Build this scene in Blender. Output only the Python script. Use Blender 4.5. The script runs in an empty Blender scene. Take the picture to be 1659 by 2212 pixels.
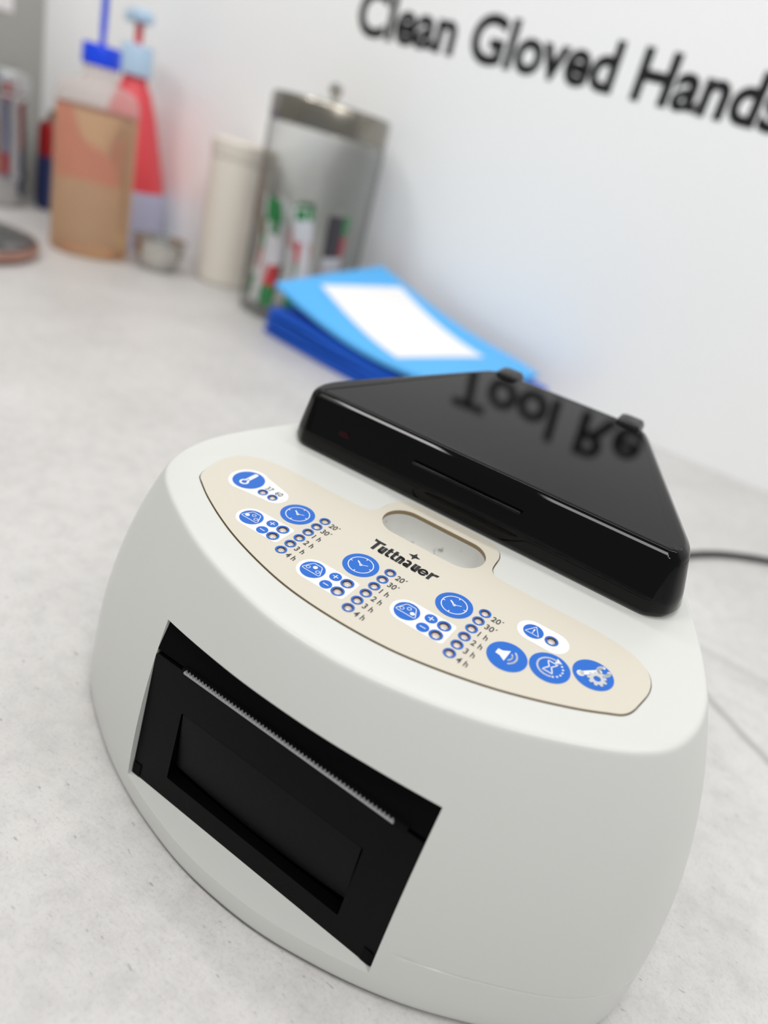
import bpy, bmesh, math, random
import numpy as np
from mathutils import Vector, Matrix
from mathutils.geometry import tessellate_polygon

random.seed(4)
scene = bpy.context.scene
COL = scene.collection

# ------------------------------------------------------------------ camera
# solved from the vanishing points of the photograph (1659 x 2212, f = 1544 px)
cam_d = bpy.data.cameras.new('camera'); cam = bpy.data.objects.new('camera', cam_d); COL.objects.link(cam)
CAM = Vector((0.0616, 0.0, 0.1737))
right = Vector((0.82025333, 0.51472618, 0.24948234))
down = Vector((0.42566151, -0.25793025, -0.86734322))
fwd = Vector((-0.38209522, 0.81763619, -0.43066727))
M = Matrix.Identity(4)
for i in range(3):
    M[i][0] = right[i]; M[i][1] = -down[i]; M[i][2] = -fwd[i]; M[i][3] = CAM[i]
cam.matrix_world = M
cam_d.sensor_fit = 'VERTICAL'; cam_d.sensor_height = 36.0; cam_d.sensor_width = 27.0
cam_d.lens = 1544.35 / 2212 * 36
cam_d.clip_start = 0.005
cam_d.dof.use_dof = True
cam_d.dof.focus_distance = 0.184
cam_d.dof.aperture_fstop = 6.4
scene.camera = cam

# ------------------------------------------------------------------ world, lights, exposure
w = bpy.data.worlds.new('room_light'); scene.world = w; w.use_nodes = True
w.node_tree.nodes['Background'].inputs[0].default_value = (0.96, 0.98, 1.0, 1)
w.node_tree.nodes['Background'].inputs[1].default_value = 0.30
def area(name, loc, sx, sy, power, target=None):
    d = bpy.data.lights.new(name, 'AREA'); d.shape = 'RECTANGLE'; d.size = sx; d.size_y = sy; d.energy = power
    d.color = (1.0, 0.985, 0.965)
    o = bpy.data.objects.new(name, d); COL.objects.link(o); o.location = loc
    if target:
        o.rotation_euler = (Vector(target) - Vector(loc)).to_track_quat('-Z', 'Y').to_euler()
    return o
CEIL = 1.55
for lx, pw in ((-0.9, 9.2), (0.0, 5.0), (0.9, 9.2)):
    area('ceiling_light', (lx, -0.45, CEIL), 0.6, 0.24, pw)
area('added_fill_light', (-0.30, 0.36, 0.92), 1.9, 0.06, 3.5)          # unseen fill light, added to brighten the wall and rear worktop
scene.view_settings.view_transform = 'Standard'
scene.view_settings.look = 'None'
scene.view_settings.exposure = 0.27
scene.view_settings.gamma = 1.0
scene.view_settings.use_curve_mapping = False

# ------------------------------------------------------------------ materials
MATS = {}
def pmat(name, col, rough=0.5, metal=0.0, spec=0.5, ior=1.5, coat=0.0, emit=None, estr=0.0, sss=0.0):
    m = bpy.data.materials.new(name); m.use_nodes = True
    b = m.node_tree.nodes['Principled BSDF']
    b.inputs['Base Color'].default_value = (*col, 1)
    b.inputs['Roughness'].default_value = rough
    b.inputs['Metallic'].default_value = metal
    b.inputs['Specular IOR Level'].default_value = spec
    b.inputs['IOR'].default_value = ior
    b.inputs['Coat Weight'].default_value = coat
    if sss:
        b.inputs['Subsurface Weight'].default_value = sss
        b.inputs['Subsurface Radius'].default_value = (1, 1, 1)
        b.inputs['Subsurface Scale'].default_value = 0.003
    if emit:
        b.inputs['Emission Color'].default_value = (*emit, 1); b.inputs['Emission Strength'].default_value = estr
    MATS[name] = m
    return m
def S(r, g, b):   # sRGB 0-255 to linear
    f = lambda v: (v/255/12.92) if v/255 <= 0.04045 else ((v/255+0.055)/1.055)**2.4
    return (f(r), f(g), f(b))
def nodes(m):
    return m.node_tree.nodes, m.node_tree.links, m.node_tree.nodes['Principled BSDF']
def bump_noise(m, scale, strength, dist=0.0005, detail=4):
    n, l, b = nodes(m)
    tc = n.new('ShaderNodeTexCoord'); nt = n.new('ShaderNodeTexNoise'); bp = n.new('ShaderNodeBump')
    nt.inputs['Scale'].default_value = scale; nt.inputs['Detail'].default_value = detail
    bp.inputs['Strength'].default_value = strength; bp.inputs['Distance'].default_value = dist
    l.new(tc.outputs['Object'], nt.inputs['Vector']); l.new(nt.outputs['Fac'], bp.inputs['Height']); l.new(bp.outputs['Normal'], b.inputs['Normal'])

white_plastic = pmat('white_plastic', S(211, 212, 208), 0.32)
bump_noise(white_plastic, 1800, 0.05, 0.0002)
slot_plastic = pmat('scuffed_white_plastic', S(216, 216, 212), 0.3)
def scuffs(m):
    n, l, b = nodes(m)
    tc = n.new('ShaderNodeTexCoord'); nt = n.new('ShaderNodeTexNoise'); r = n.new('ShaderNodeValToRGB')
    nt.inputs['Scale'].default_value = 220; nt.inputs['Detail'].default_value = 6
    r.color_ramp.elements[0].position = 0.30; r.color_ramp.elements[0].color = (*S(120, 116, 110), 1)
    r.color_ramp.elements[1].position = 0.42; r.color_ramp.elements[1].color = (*S(220, 220, 216), 1)
    l.new(tc.outputs['Object'], nt.inputs['Vector']); l.new(nt.outputs['Fac'], r.inputs[0]); l.new(r.outputs[0], b.inputs['Base Color'])
scuffs(slot_plastic)
cream = pmat('cream_membrane', S(209, 203, 189), 0.33)
membrane_edge = pmat('membrane_edge', S(150, 128, 92), 0.5)
blue_print = pmat('blue_print', S(0, 98, 196), 0.35)
white_print = pmat('white_print', S(232, 233, 235), 0.35)
grey_print = pmat('grey_print', S(196, 198, 198), 0.4)
text_print = pmat('dark_grey_print', S(62, 60, 60), 0.45)
logo_print = pmat('black_print', S(20, 20, 24), 0.4)
led_wall = pmat('led_brown_wall', S(94, 66, 58), 0.35)
led_lens = pmat('led_lens', S(196, 186, 178), 0.2, metal=0.35)
lid_black = pmat('glossy_black_plastic', (0.0008, 0.0008, 0.0010), 0.03, ior=1.295)
lid_hinge = pmat('black_hinge_plastic', (0.012, 0.012, 0.013), 0.3, ior=1.4)
printer_black = pmat('matt_black_plastic', (0.0014, 0.0013, 0.0017), 0.36, ior=1.17)
bump_noise(printer_black, 2500, 0.15, 0.0002)
gap_black = pmat('gap_black', (0.001, 0.001, 0.001), 0.7, ior=1.2)
tear_metal = pmat('tear_bar_metal', S(170, 170, 174), 0.4, metal=0.5)
red_led = pmat('red_indicator', (0.022, 0.0006, 0.004), 0.5, ior=1.2)
cord_black = pmat('cord_black', (0.006, 0.008, 0.008), 0.45)
rubber = pmat('rubber', (0.01, 0.01, 0.01), 0.7)
letter_black = pmat('vinyl_black', (0.006, 0.006, 0.008), 0.35)
steel = pmat('polished_steel', (0.62, 0.61, 0.58), 0.12, metal=1.0)
lid_steel = pmat('jar_lid_steel', (0.30, 0.28, 0.24), 0.25, metal=1.0)
chrome = pmat('chrome', (0.55, 0.55, 0.55), 0.05, metal=1.0)
blue_shaded = pmat('shaded_blue_wrap', S(0, 88, 204), 0.75)  # wrap layers: shade on their front faces put into the colour
blue_lit = pmat('lit_blue_wrap', S(92, 184, 250), 0.75)  # same wrap on top, with its brighter lighting put into the colour
bump_noise(blue_lit, 60, 0.3, 0.002)
label_white = pmat('paper_label', S(246, 246, 246), 0.6)
label_grey = pmat('label_print', S(205, 208, 206), 0.6)
cap_blue = pmat('cap_blue', S(6, 70, 236), 0.35)
pump_blue = pmat('pump_light_blue', S(186, 214, 238), 0.35)
red_label = pmat('red_label', S(228, 74, 84), 0.4)
lavender = pmat('lavender_label', S(190, 194, 224), 0.4)
navy = pmat('navy_label', S(36, 46, 92), 0.4)
red_dark = pmat('dark_red_label', S(150, 18, 22), 0.4)
brown = pmat('brown_plastic', S(110, 78, 58), 0.4)
tray_grey = pmat('tray_grey', (0.20, 0.20, 0.195), 0.3, metal=0.9)
tray_rim = pmat('tray_copper_rim', S(196, 150, 136), 0.3, metal=0.7)
pk_white = pmat('packet_white', S(238, 236, 240), 0.5)
pk_green = pmat('packet_green', S(24, 140, 72), 0.5)
pk_red = pmat('packet_red', S(214, 40, 52), 0.5)
pk_dark = pmat('packet_dark', S(60, 50, 56), 0.5)
frost = pmat('frosted_plastic', S(226, 219, 208), 0.45)

def thin_clear(name, tint, rough=0.02, ior=1.45, diffuse=0.0, dcol=(1, 1, 1)):
    """thin clear wall: tinted transparency with Fresnel gloss, optionally milky"""
    m = bpy.data.materials.new(name); m.use_nodes = True
    n, l = m.node_tree.nodes, m.node_tree.links
    n.clear()
    out = n.new('ShaderNodeOutputMaterial'); tr = n.new('ShaderNodeBsdfTransparent'); gl = n.new('ShaderNodeBsdfGlossy')
    tr.inputs[0].default_value = (*tint, 1); gl.inputs['Roughness'].default_value = rough
    lw = n.new('ShaderNodeLayerWeight'); lw.inputs['Blend'].default_value = 0.5
    pw = n.new('ShaderNodeMath'); pw.operation = 'POWER'; pw.inputs[1].default_value = 4.0; l.new(lw.outputs['Facing'], pw.inputs[0])
    f0 = ((ior-1)/(ior+1))**2
    fr = n.new('ShaderNodeMath'); fr.operation = 'MULTIPLY_ADD'; fr.inputs[1].default_value = 0.55*(ior-1)*2; fr.inputs[2].default_value = f0; l.new(pw.outputs[0], fr.inputs[0])
    mx = n.new('ShaderNodeMixShader')
    l.new(fr.outputs[0], mx.inputs[0])
    src = tr
    if diffuse > 0:
        df = n.new('ShaderNodeBsdfDiffuse'); df.inputs[0].default_value = (*dcol, 1)
        tl = n.new('ShaderNodeBsdfTranslucent'); tl.inputs[0].default_value = (*dcol, 1)
        m1 = n.new('ShaderNodeMixShader'); m1.inputs[0].default_value = 0.5
        l.new(df.outputs[0], m1.inputs[1]); l.new(tl.outputs[0], m1.inputs[2])
        m2 = n.new('ShaderNodeMixShader'); m2.inputs[0].default_value = diffuse
        l.new(tr.outputs[0], m2.inputs[1]); l.new(m1.outputs[0], m2.inputs[2])
        src = m2
    l.new(src.outputs[0], mx.inputs[1]); l.new(gl.outputs[0], mx.inputs[2]); l.new(mx.outputs[0], out.inputs[0])
    MATS[name] = m
    return m
jar_glass = thin_clear('jar_glass', (0.90, 0.905, 0.90), ior=1.5)
def edge_absorb(m, tint, edge):
    n, l = m.node_tree.nodes, m.node_tree.links
    tr = [x for x in n if x.type == 'BSDF_TRANSPARENT'][0]
    lw = n.new('ShaderNodeLayerWeight'); pw = n.new('ShaderNodeMath'); pw.operation = 'POWER'; pw.inputs[1].default_value = 3.0
    l.new(lw.outputs['Facing'], pw.inputs[0])
    r = n.new('ShaderNodeValToRGB'); r.color_ramp.elements[0].color = (*tint, 1); r.color_ramp.elements[1].color = (*edge, 1)
    l.new(pw.outputs[0], r.inputs[0]); l.new(r.outputs[0], tr.inputs[0])
edge_absorb(jar_glass, (0.91, 0.915, 0.91), (0.16, 0.17, 0.165))
bottle_poly = thin_clear('milky_bottle', (0.985, 0.975, 0.97), 0.3, 1.15, 0.30, S(255, 248, 244))
def glass(name, col, rough, ior):
    m = bpy.data.materials.new(name); m.use_nodes = True
    n, l = m.node_tree.nodes, m.node_tree.links; n.clear()
    out = n.new('ShaderNodeOutputMaterial'); g = n.new('ShaderNodeBsdfGlass')
    g.inputs['Color'].default_value = (*col, 1); g.inputs['Roughness'].default_value = rough; g.inputs['IOR'].default_value = ior
    tl = n.new('ShaderNodeBsdfTranslucent'); tl.inputs[0].default_value = (*S(255, 182, 104), 1)
    df = n.new('ShaderNodeBsdfDiffuse'); df.inputs[0].default_value = (*S(255, 182, 104), 1)
    m1 = n.new('ShaderNodeMixShader'); l.new(tl.outputs[0], m1.inputs[1]); l.new(df.outputs[0], m1.inputs[2])
    m2 = n.new('ShaderNodeMixShader'); m2.inputs[0].default_value = 0.13; l.new(g.outputs[0], m2.inputs[1]); l.new(m1.outputs[0], m2.inputs[2])
    l.new(m2.outputs[0], out.inputs[0]); return m
orange_liq = glass('orange_liquid', (1.0, 0.85, 0.56), 0.08, 1.30)
liq_top = thin_clear('liquid_surface', S(190, 110, 30), 0.1, 1.1, 0.85, S(176, 98, 20))

# counter laminate
counter_m = pmat('grey_laminate', S(224, 223, 221), 0.42)
def counter_nodes(m):
    n, l, b = nodes(m)
    tc = n.new('ShaderNodeTexCoord')
    def noise(scale, detail, rough=0.55):
        t = n.new('ShaderNodeTexNoise'); t.inputs['Scale'].default_value = scale; t.inputs['Detail'].default_value = detail
        t.inputs['Roughness'].default_value = rough; l.new(tc.outputs['Object'], t.inputs['Vector']); return t
    def ramp(src, a, ca, bb, cb):
        r = n.new('ShaderNodeValToRGB'); e = r.color_ramp.elements
        e[0].position = a; e[0].color = (*ca, 1); e[1].position = bb; e[1].color = (*cb, 1)
        l.new(src, r.inputs[0]); return r
    def mul(a, bq, fac=1.0):
        x = n.new('ShaderNodeMix'); x.data_type = 'RGBA'; x.blend_type = 'MULTIPLY'; x.inputs['Factor'].default_value = fac
        l.new(a, x.inputs['A']); l.new(bq, x.inputs['B']); return x.outputs['Result']
    cloud = ramp(noise(14, 6).outputs['Fac'], 0.33, S(199, 197, 195), 0.7, S(213, 211, 209))
    mid = ramp(noise(120, 6, 0.65).outputs['Fac'], 0.36, (0.86, 0.86, 0.86), 0.56, (1, 1, 1))
    fine = ramp(noise(900, 3, 0.7).outputs['Fac'], 0.30, (0.80, 0.80, 0.80), 0.50, (1, 1, 1))
    mp = n.new('ShaderNodeMapping'); mp.inputs['Scale'].default_value = (260, 620, 1); mp.inputs['Rotation'].default_value = (0, 0, 0.9)
    l.new(tc.outputs['Object'], mp.inputs['Vector'])
    pt = n.new('ShaderNodeTexNoise'); pt.inputs['Scale'].default_value = 1.0; pt.inputs['Detail'].default_value = 2
    l.new(mp.outputs[0], pt.inputs['Vector'])
    pit = ramp(pt.outputs['Fac'], 0.24, (0.55, 0.55, 0.55), 0.33, (1, 1, 1))
    c = mul(mul(mul(cloud.outputs[0], mid.outputs[0], 0.7), fine.outputs[0], 0.6), pit.outputs[0], 0.8)
    # two soft grey lines drawn across the laminate
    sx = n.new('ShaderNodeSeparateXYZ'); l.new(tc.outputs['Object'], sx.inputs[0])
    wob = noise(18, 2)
    def grey_line(px, py, dx, dy, width, dark):
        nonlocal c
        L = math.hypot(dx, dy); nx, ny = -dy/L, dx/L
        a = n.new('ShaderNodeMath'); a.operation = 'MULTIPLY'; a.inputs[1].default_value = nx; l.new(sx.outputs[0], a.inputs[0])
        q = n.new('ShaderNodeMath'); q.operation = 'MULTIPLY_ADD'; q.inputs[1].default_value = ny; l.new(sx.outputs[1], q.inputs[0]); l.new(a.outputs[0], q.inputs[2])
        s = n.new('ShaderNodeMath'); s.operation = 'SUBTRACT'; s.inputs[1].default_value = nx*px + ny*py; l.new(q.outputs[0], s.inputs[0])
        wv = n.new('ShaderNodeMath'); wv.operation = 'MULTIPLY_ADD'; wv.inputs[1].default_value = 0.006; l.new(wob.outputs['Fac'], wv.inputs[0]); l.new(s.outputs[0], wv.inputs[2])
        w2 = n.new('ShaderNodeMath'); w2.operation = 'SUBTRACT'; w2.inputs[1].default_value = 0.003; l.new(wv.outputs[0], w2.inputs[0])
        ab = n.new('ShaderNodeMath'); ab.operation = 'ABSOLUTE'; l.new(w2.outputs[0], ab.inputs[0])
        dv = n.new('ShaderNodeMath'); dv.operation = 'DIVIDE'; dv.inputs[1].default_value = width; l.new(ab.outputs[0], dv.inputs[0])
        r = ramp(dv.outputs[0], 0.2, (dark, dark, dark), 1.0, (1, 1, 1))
        # each line shows only across this end of the worktop
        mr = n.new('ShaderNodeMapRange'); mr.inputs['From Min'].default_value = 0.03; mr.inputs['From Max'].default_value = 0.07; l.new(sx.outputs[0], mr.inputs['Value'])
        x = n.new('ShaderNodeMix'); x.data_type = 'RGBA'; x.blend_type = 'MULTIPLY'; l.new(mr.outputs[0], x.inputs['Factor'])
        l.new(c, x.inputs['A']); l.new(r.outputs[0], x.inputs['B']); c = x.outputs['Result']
    grey_line(0.108, 0.303, 0.028, -0.023, 0.0036, 0.66)
    grey_line(0.100, 0.3555, 0.033, -0.003, 0.006, 0.88)
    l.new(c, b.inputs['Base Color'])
    bp = n.new('ShaderNodeBump'); bp.inputs['Strength'].default_value = 0.25; bp.inputs['Distance'].default_value = 0.0006
    l.new(pt.outputs['Fac'], bp.inputs['Height']); l.new(bp.outputs['Normal'], b.inputs['Normal'])
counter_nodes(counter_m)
wall_m = pmat('gloss_white_wall', S(249, 250, 250), 0.16, spec=0.5)
bump_noise(wall_m, 9, 0.03, 0.002, 2)
wall_grey_m = pmat('grey_wall', S(176, 177, 172), 0.5)
bump_noise(wall_grey_m, 40, 0.1, 0.002, 3)

# ------------------------------------------------------------------ helpers
ORG = {}
def link(o, parent=None):
    COL.objects.link(o)
    if parent is not None: o.parent = parent
    return o
def thing(name, loc, label, cat, group=None):
    o = bpy.data.objects.new(name, None); o.empty_display_size = 0.01
    o.location = loc; link(o); o['label'] = label; o['category'] = cat
    if group: o['group'] = group
    ORG[o.name] = Vector(loc)
    return o
def tag(o, label, cat, group=None):
    o['label'] = label; o['category'] = cat
    if group: o['group'] = group
    return o
def mesh(name, vs, fs, mat, smooth=True, angle=35, mids=None):
    m = bpy.data.meshes.new(name)
    m.from_pydata([tuple(v) for v in vs], [], fs)
    for x in (mat if isinstance(mat, (list, tuple)) else [mat]): m.materials.append(x)
    if mids:
        for p, i in zip(m.polygons, mids): p.material_index = i
    finish(m, smooth, angle)
    return m
def finish(m, smooth=True, angle=35):
    bm = bmesh.new(); bm.from_mesh(m)
    bmesh.ops.recalc_face_normals(bm, faces=bm.faces)
    for e in bm.edges:
        e.smooth = not (len(e.link_faces) == 2 and e.calc_face_angle(0) > math.radians(angle))
    for f in bm.faces: f.smooth = smooth
    bm.to_mesh(m); bm.free(); m.update()
def obj(name, vs, fs, mat, parent=None, smooth=True, angle=35, mids=None, loc=None, rot=None):
    """vs in world metres if parent is an Empty made by thing(); else parent-local"""
    o = bpy.data.objects.new(name, mesh(name, vs, fs, mat, smooth, angle, mids))
    if loc is not None: o.location = loc
    if rot is not None: o.rotation_euler = rot
    return link(o, parent)
def loc_vs(vs, parent):
    g = ORG[parent.name]
    return [Vector(v) - g for v in vs]

def rings(rs, cap0=True, cap1=True):
    """loft of equal-length closed rings"""
    n = len(rs[0]); vs = [p for r in rs for p in r]; fs = []
    for k in range(len(rs)-1):
        for i in range(n):
            j = (i+1) % n
            fs.append((k*n+i, k*n+j, (k+1)*n+j, (k+1)*n+i))
    if cap0: fs.append(tuple(reversed(range(n))))
    if cap1: fs.append(tuple(range((len(rs)-1)*n, len(rs)*n)))
    return vs, fs
def lathe(profile, n=48, cx=0, cy=0, z0=0):
    """profile of (r, z); r=0 ends become caps"""
    vs, fs = [], []; rows = []
    for r, z in profile:
        if r <= 1e-7:
            rows.append([len(vs)]); vs.append((cx, cy, z0+z))
        else:
            rows.append(list(range(len(vs), len(vs)+n)))
            vs += [(cx+r*math.cos(2*math.pi*i/n), cy+r*math.sin(2*math.pi*i/n), z0+z) for i in range(n)]
    for a, b in zip(rows, rows[1:]):
        for i in range(n):
            j = (i+1) % n
            if len(a) == 1 and len(b) == 1: continue
            if len(a) == 1: fs.append((a[0], b[j], b[i]))
            elif len(b) == 1: fs.append((a[i], a[j], b[0]))
            else: fs.append((a[i], a[j], b[j], b[i]))
    return vs, fs
def tube(pts, r, n=12):
    pts = [Vector(p) for p in pts]; rs = []
    for i, p in enumerate(pts):
        t = (pts[min(i+1, len(pts)-1)] - pts[max(i-1, 0)]).normalized()
        a = t.cross(Vector((0, 0, 1)));
        if a.length < 1e-4: a = t.cross(Vector((0, 1, 0)))
        a.normalize(); b = t.cross(a)
        rs.append([p + a*math.cos(2*math.pi*k/n)*r + b*math.sin(2*math.pi*k/n)*r for k in range(n)])
    return rings(rs)
def box(x0, x1, y0, y1, z0, z1):
    vs = [(x, y, z) for z in (z0, z1) for y in (y0, y1) for x in (x0, x1)]
    return vs, [(0, 2, 3, 1), (4, 5, 7, 6), (0, 1, 5, 4), (2, 6, 7, 3), (0, 4, 6, 2), (1, 3, 7, 5)]
def catmull(P, per=6, closed=True):
    P = [np.array(p, float) for p in P]; n = len(P); out = []
    for i in range(n if closed else n-1):
        g = lambda k: P[k % n] if closed else P[min(max(k, 0), n-1)]
        p0, p1, p2, p3 = g(i-1), g(i), g(i+1), g(i+2)
        for k in range(per):
            t = k/per
            out.append(0.5*((2*p1)+(-p0+p2)*t+(2*p0-5*p1+4*p2-p3)*t*t+(-p0+3*p1-3*p2+p3)*t**3))
    if not closed: out.append(P[-1])
    return out
def sym(half):
    """half outline from front centre (x=0) round +x side to rear centre (x=0) -> closed, both sides"""
    return half + [(-x, y) for x, y in reversed(half[1:-1])]
def offset_poly(P, d):
    """outward offset of a closed counter-clockwise polygon"""
    P = np.array(P); T = np.roll(P, -1, 0) - np.roll(P, 1, 0)
    T /= np.linalg.norm(T, axis=1)[:, None] + 1e-12
    N = np.stack([T[:, 1], -T[:, 0]], 1)
    return P + N*(d if np.isscalar(d) else np.array(d)[:, None])
def area2(P):
    return 0.5*sum(P[i][0]*P[(i+1) % len(P)][1] - P[(i+1) % len(P)][0]*P[i][1] for i in range(len(P)))
def plate(outer, holes, z0, z1):
    """flat plate with holes: triangulated top, bottom and walls. returns vs, fs, n_top, n_wall"""
    outer = [tuple(p) for p in outer]; loops = [outer] + [[tuple(p) for p in h] for h in holes]
    flat = [p for L in loops for p in L]; n = len(flat)
    tris = tessellate_polygon([[Vector((p[0], p[1], 0)) for p in L] for L in loops])
    vs = [(p[0], p[1], z1) for p in flat] + [(p[0], p[1], z0) for p in flat]
    fs = [tuple(t) for t in tris]; nt = len(fs)
    fs += [tuple(n+i for i in reversed(t)) for t in tris]
    b = 0
    for L in loops:
        m = len(L)
        for i in range(m):
            j = (i+1) % m
            fs.append((b+i, b+j, n+b+j, n+b+i))
        b += m
    return vs, fs, nt
def boolean_cut(o, cutters):
    for c in cutters:
        md = o.modifiers.new('cut', 'BOOLEAN'); md.operation = 'DIFFERENCE'; md.solver = 'EXACT'; md.object = c
    dg = bpy.context.evaluated_depsgraph_get()
    m = bpy.data.meshes.new_from_object(o.evaluated_get(dg)); o.modifiers.clear()
    old = o.data; o.data = m; bpy.data.meshes.remove(old)
    for c in cutters:
        d = c.data; bpy.data.objects.remove(c); bpy.data.meshes.remove(d)
def circle(cx, cy, r, n=32):
    return [(cx+r*math.cos(2*math.pi*i/n), cy+r*math.sin(2*math.pi*i/n)) for i in range(n)]

class G2:
    """flat graphic built from polygons and strokes, at one height"""
    def __init__(s): s.v = []; s.f = []
    def poly(s, P, holes=()):
        loops = [list(P)] + [list(h) for h in holes]; b = len(s.v); flat = [p for L in loops for p in L]
        for t in tessellate_polygon([[Vector((p[0], p[1], 0)) for p in L] for L in loops]):
            t = list(t); A, B, C = (flat[i] for i in t)
            if (B[0]-A[0])*(C[1]-A[1]) - (B[1]-A[1])*(C[0]-A[0]) < 0: t.reverse()
            s.f.append(tuple(b+i for i in t))
        s.v += flat
        return s
    def disc(s, x, y, r, n=40): return s.poly(circle(x, y, r, n))
    def ring(s, x, y, r0, r1, n=40): return s.poly(circle(x, y, r1, n), [circle(x, y, r0, n)])
    def stroke(s, P, wd, closed=False, caps=True):
        P = [Vector((p[0], p[1])) for p in P]; h = wd/2
        segs = list(zip(P, P[1:])) + ([(P[-1], P[0])] if closed else [])
        for a, b in segs:
            t = (b-a).normalized(); nn = Vector((-t.y, t.x))*h
            s.poly([tuple(a-nn), tuple(b-nn), tuple(b+nn), tuple(a+nn)])
        if caps:
            for p in P: s.disc(p.x, p.y, h, 10)
        return s
    def make(s, name, mat, parent, z, sc=1.0, at=(0, 0)):
        vs = [(x*sc, y*sc, 0) for x, y in s.v]
        return obj(name, vs, s.f, mat, parent, smooth=False, loc=(at[0], at[1], z))

def text_mesh(txt, bold=0.0, spacing=1.0):
    c = bpy.data.curves.new('t', 'FONT'); c.body = txt; c.size = 1.0; c.offset = bold; c.space_character = spacing
    c.resolution_u = 6
    o = bpy.data.objects.new('t', c); COL.objects.link(o)
    dg = bpy.context.evaluated_depsgraph_get()
    m = bpy.data.meshes.new_from_object(o.evaluated_get(dg))
    v = [tuple(x.co) for x in m.vertices]; f = [tuple(p.vertices) for p in m.polygons]
    bpy.data.objects.remove(o); bpy.data.curves.remove(c); bpy.data.meshes.remove(m)
    return v, f
def islands(v, f):
    par = list(range(len(v)))
    def fd(a):
        while par[a] != a: par[a] = par[par[a]]; a = par[a]
        return a
    # merge coincident verts first
    seen = {}
    for i, p in enumerate(v):
        k = (round(p[0], 5), round(p[1], 5)); 
        if k in seen: par[fd(i)] = fd(seen[k])
        else: seen[k] = i
    for q in f:
        for a in q[1:]: par[fd(a)] = fd(q[0])
    g = {}
    for q in f: g.setdefault(fd(q[0]), []).append(q)
    out = []
    for fs in g.values():
        ids = sorted({i for q in fs for i in q}); mp = {i: k for k, i in enumerate(ids)}
        out.append(([v[i] for i in ids], [tuple(mp[i] for i in q) for q in fs]))
    out.sort(key=lambda t: min(p[0] for p in t[0]))
    return out
CAPH = None
def cap_height():
    global CAPH
    if CAPH is None:
        v, f = text_mesh('H'); CAPH = max(p[1] for p in v) - min(p[1] for p in v)
    return CAPH

# ------------------------------------------------------------------ the setting
YW = 0.70; XL = -0.93
def struct(name, vs, fs, mat):
    o = obj(name, vs, fs, mat, None, smooth=False); o['kind'] = 'structure'; return o
struct('wall_back', *box(XL-0.1, 1.6, YW, YW+0.1, -0.9, 1.6), wall_m)
struct('wall_left', *box(XL-0.1, XL, -1.2, YW, -0.9, 1.6), wall_grey_m)
struct('floor', *box(XL-0.1, 1.6, -1.2, YW+0.1, -0.95, -0.9), wall_grey_m)
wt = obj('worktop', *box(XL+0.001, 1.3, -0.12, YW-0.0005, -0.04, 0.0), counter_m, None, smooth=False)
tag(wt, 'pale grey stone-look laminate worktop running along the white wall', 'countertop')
bc = thing('base_cabinet', (0.2, 0.3, -0.9), 'plain white base cabinet under the grey worktop', 'cabinet')
obj('carcass', loc_vs(box(XL+0.002, 1.29, -0.08, YW-0.001, -0.9, -0.04)[0], bc), box(0, 1, 0, 1, 0, 1)[1], wall_m, bc, smooth=False)

# black lettering on the wall: each letter a cut piece of vinyl
def wall_line(txt, x0, x1, zb0, slope, cap, label, bold):
    v, f = text_mesh(txt, bold)
    mn, mx = min(p[0] for p in v), max(p[0] for p in v)
    ky = cap/cap_height(); kx = (x1-x0)/(mx-mn)
    t = thing('wall_lettering', ((x0+x1)/2, YW, zb0), label, 'lettering')
    for lv, lf in islands(v, f):
        th = 0.0006; n = len(lv); vs = []
        for dy in (-th, -0.00005):
            for p in lv:
                x = x0 + (p[0]-mn)*kx; z = zb0 + p[1]*ky + slope*(x-x0)
                vs.append((x, YW+dy, z))
        # boundary walls
        cnt = {}
        for q in lf:
            for i in range(len(q)):
                a, b = q[i], q[(i+1) % len(q)]; cnt.setdefault((min(a, b), max(a, b)), []).append((a, b))
        fs = [tuple(q) for q in lf] + [tuple(n+i for i in reversed(q)) for q in lf]
        fs += [(e[0][0], e[0][1], n+e[0][1], n+e[0][0]) for e in cnt.values() if len(e) == 1]
        obj('letter', loc_vs(vs, t), fs, letter_black, t, smooth=False)
wall_line('Clean Gloved Hands', -0.444, -0.026, 0.2765, -0.0205, 0.0365, 'black words Clean Gloved Hands on the white wall', 0.031)
wall_line('Tool Re', -0.252, -0.030, 0.375, -0.0205, 0.050, 'black words Tool Re higher on the white wall, mirrored in the lid', 0.026)

# white sheet on the grey side wall
ps = thing('paper_sheet', (XL+0.001, 0.60, 0.25), 'white sheet of paper fixed to the grey side wall', 'paper')
obj('sheet', loc_vs(box(XL+0.0002, XL+0.0012, 0.50, 0.655, 0.214, 0.50)[0], ps), box(0, 1, 0, 1, 0, 1)[1], label_white, ps, smooth=False)

# ------------------------------------------------------------------ the incubator
U = 0.111                       # metres per measured unit
T = math.radians(8.056); CT, ST = math.cos(T), math.sin(T); ZC = 1.565
def PF(x, s, h=0.0):            # sloping top plane: x across, s up the slope, h above it
    return Vector((x, s*CT + (1-h)*ST, s*ST + (h-1)*CT + ZC)) * U
dev = thing('indicator_incubator', (0, 0.175, 0), 'white desktop incubator with cream control panel, black lid and built-in printer', 'incubator')

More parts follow.
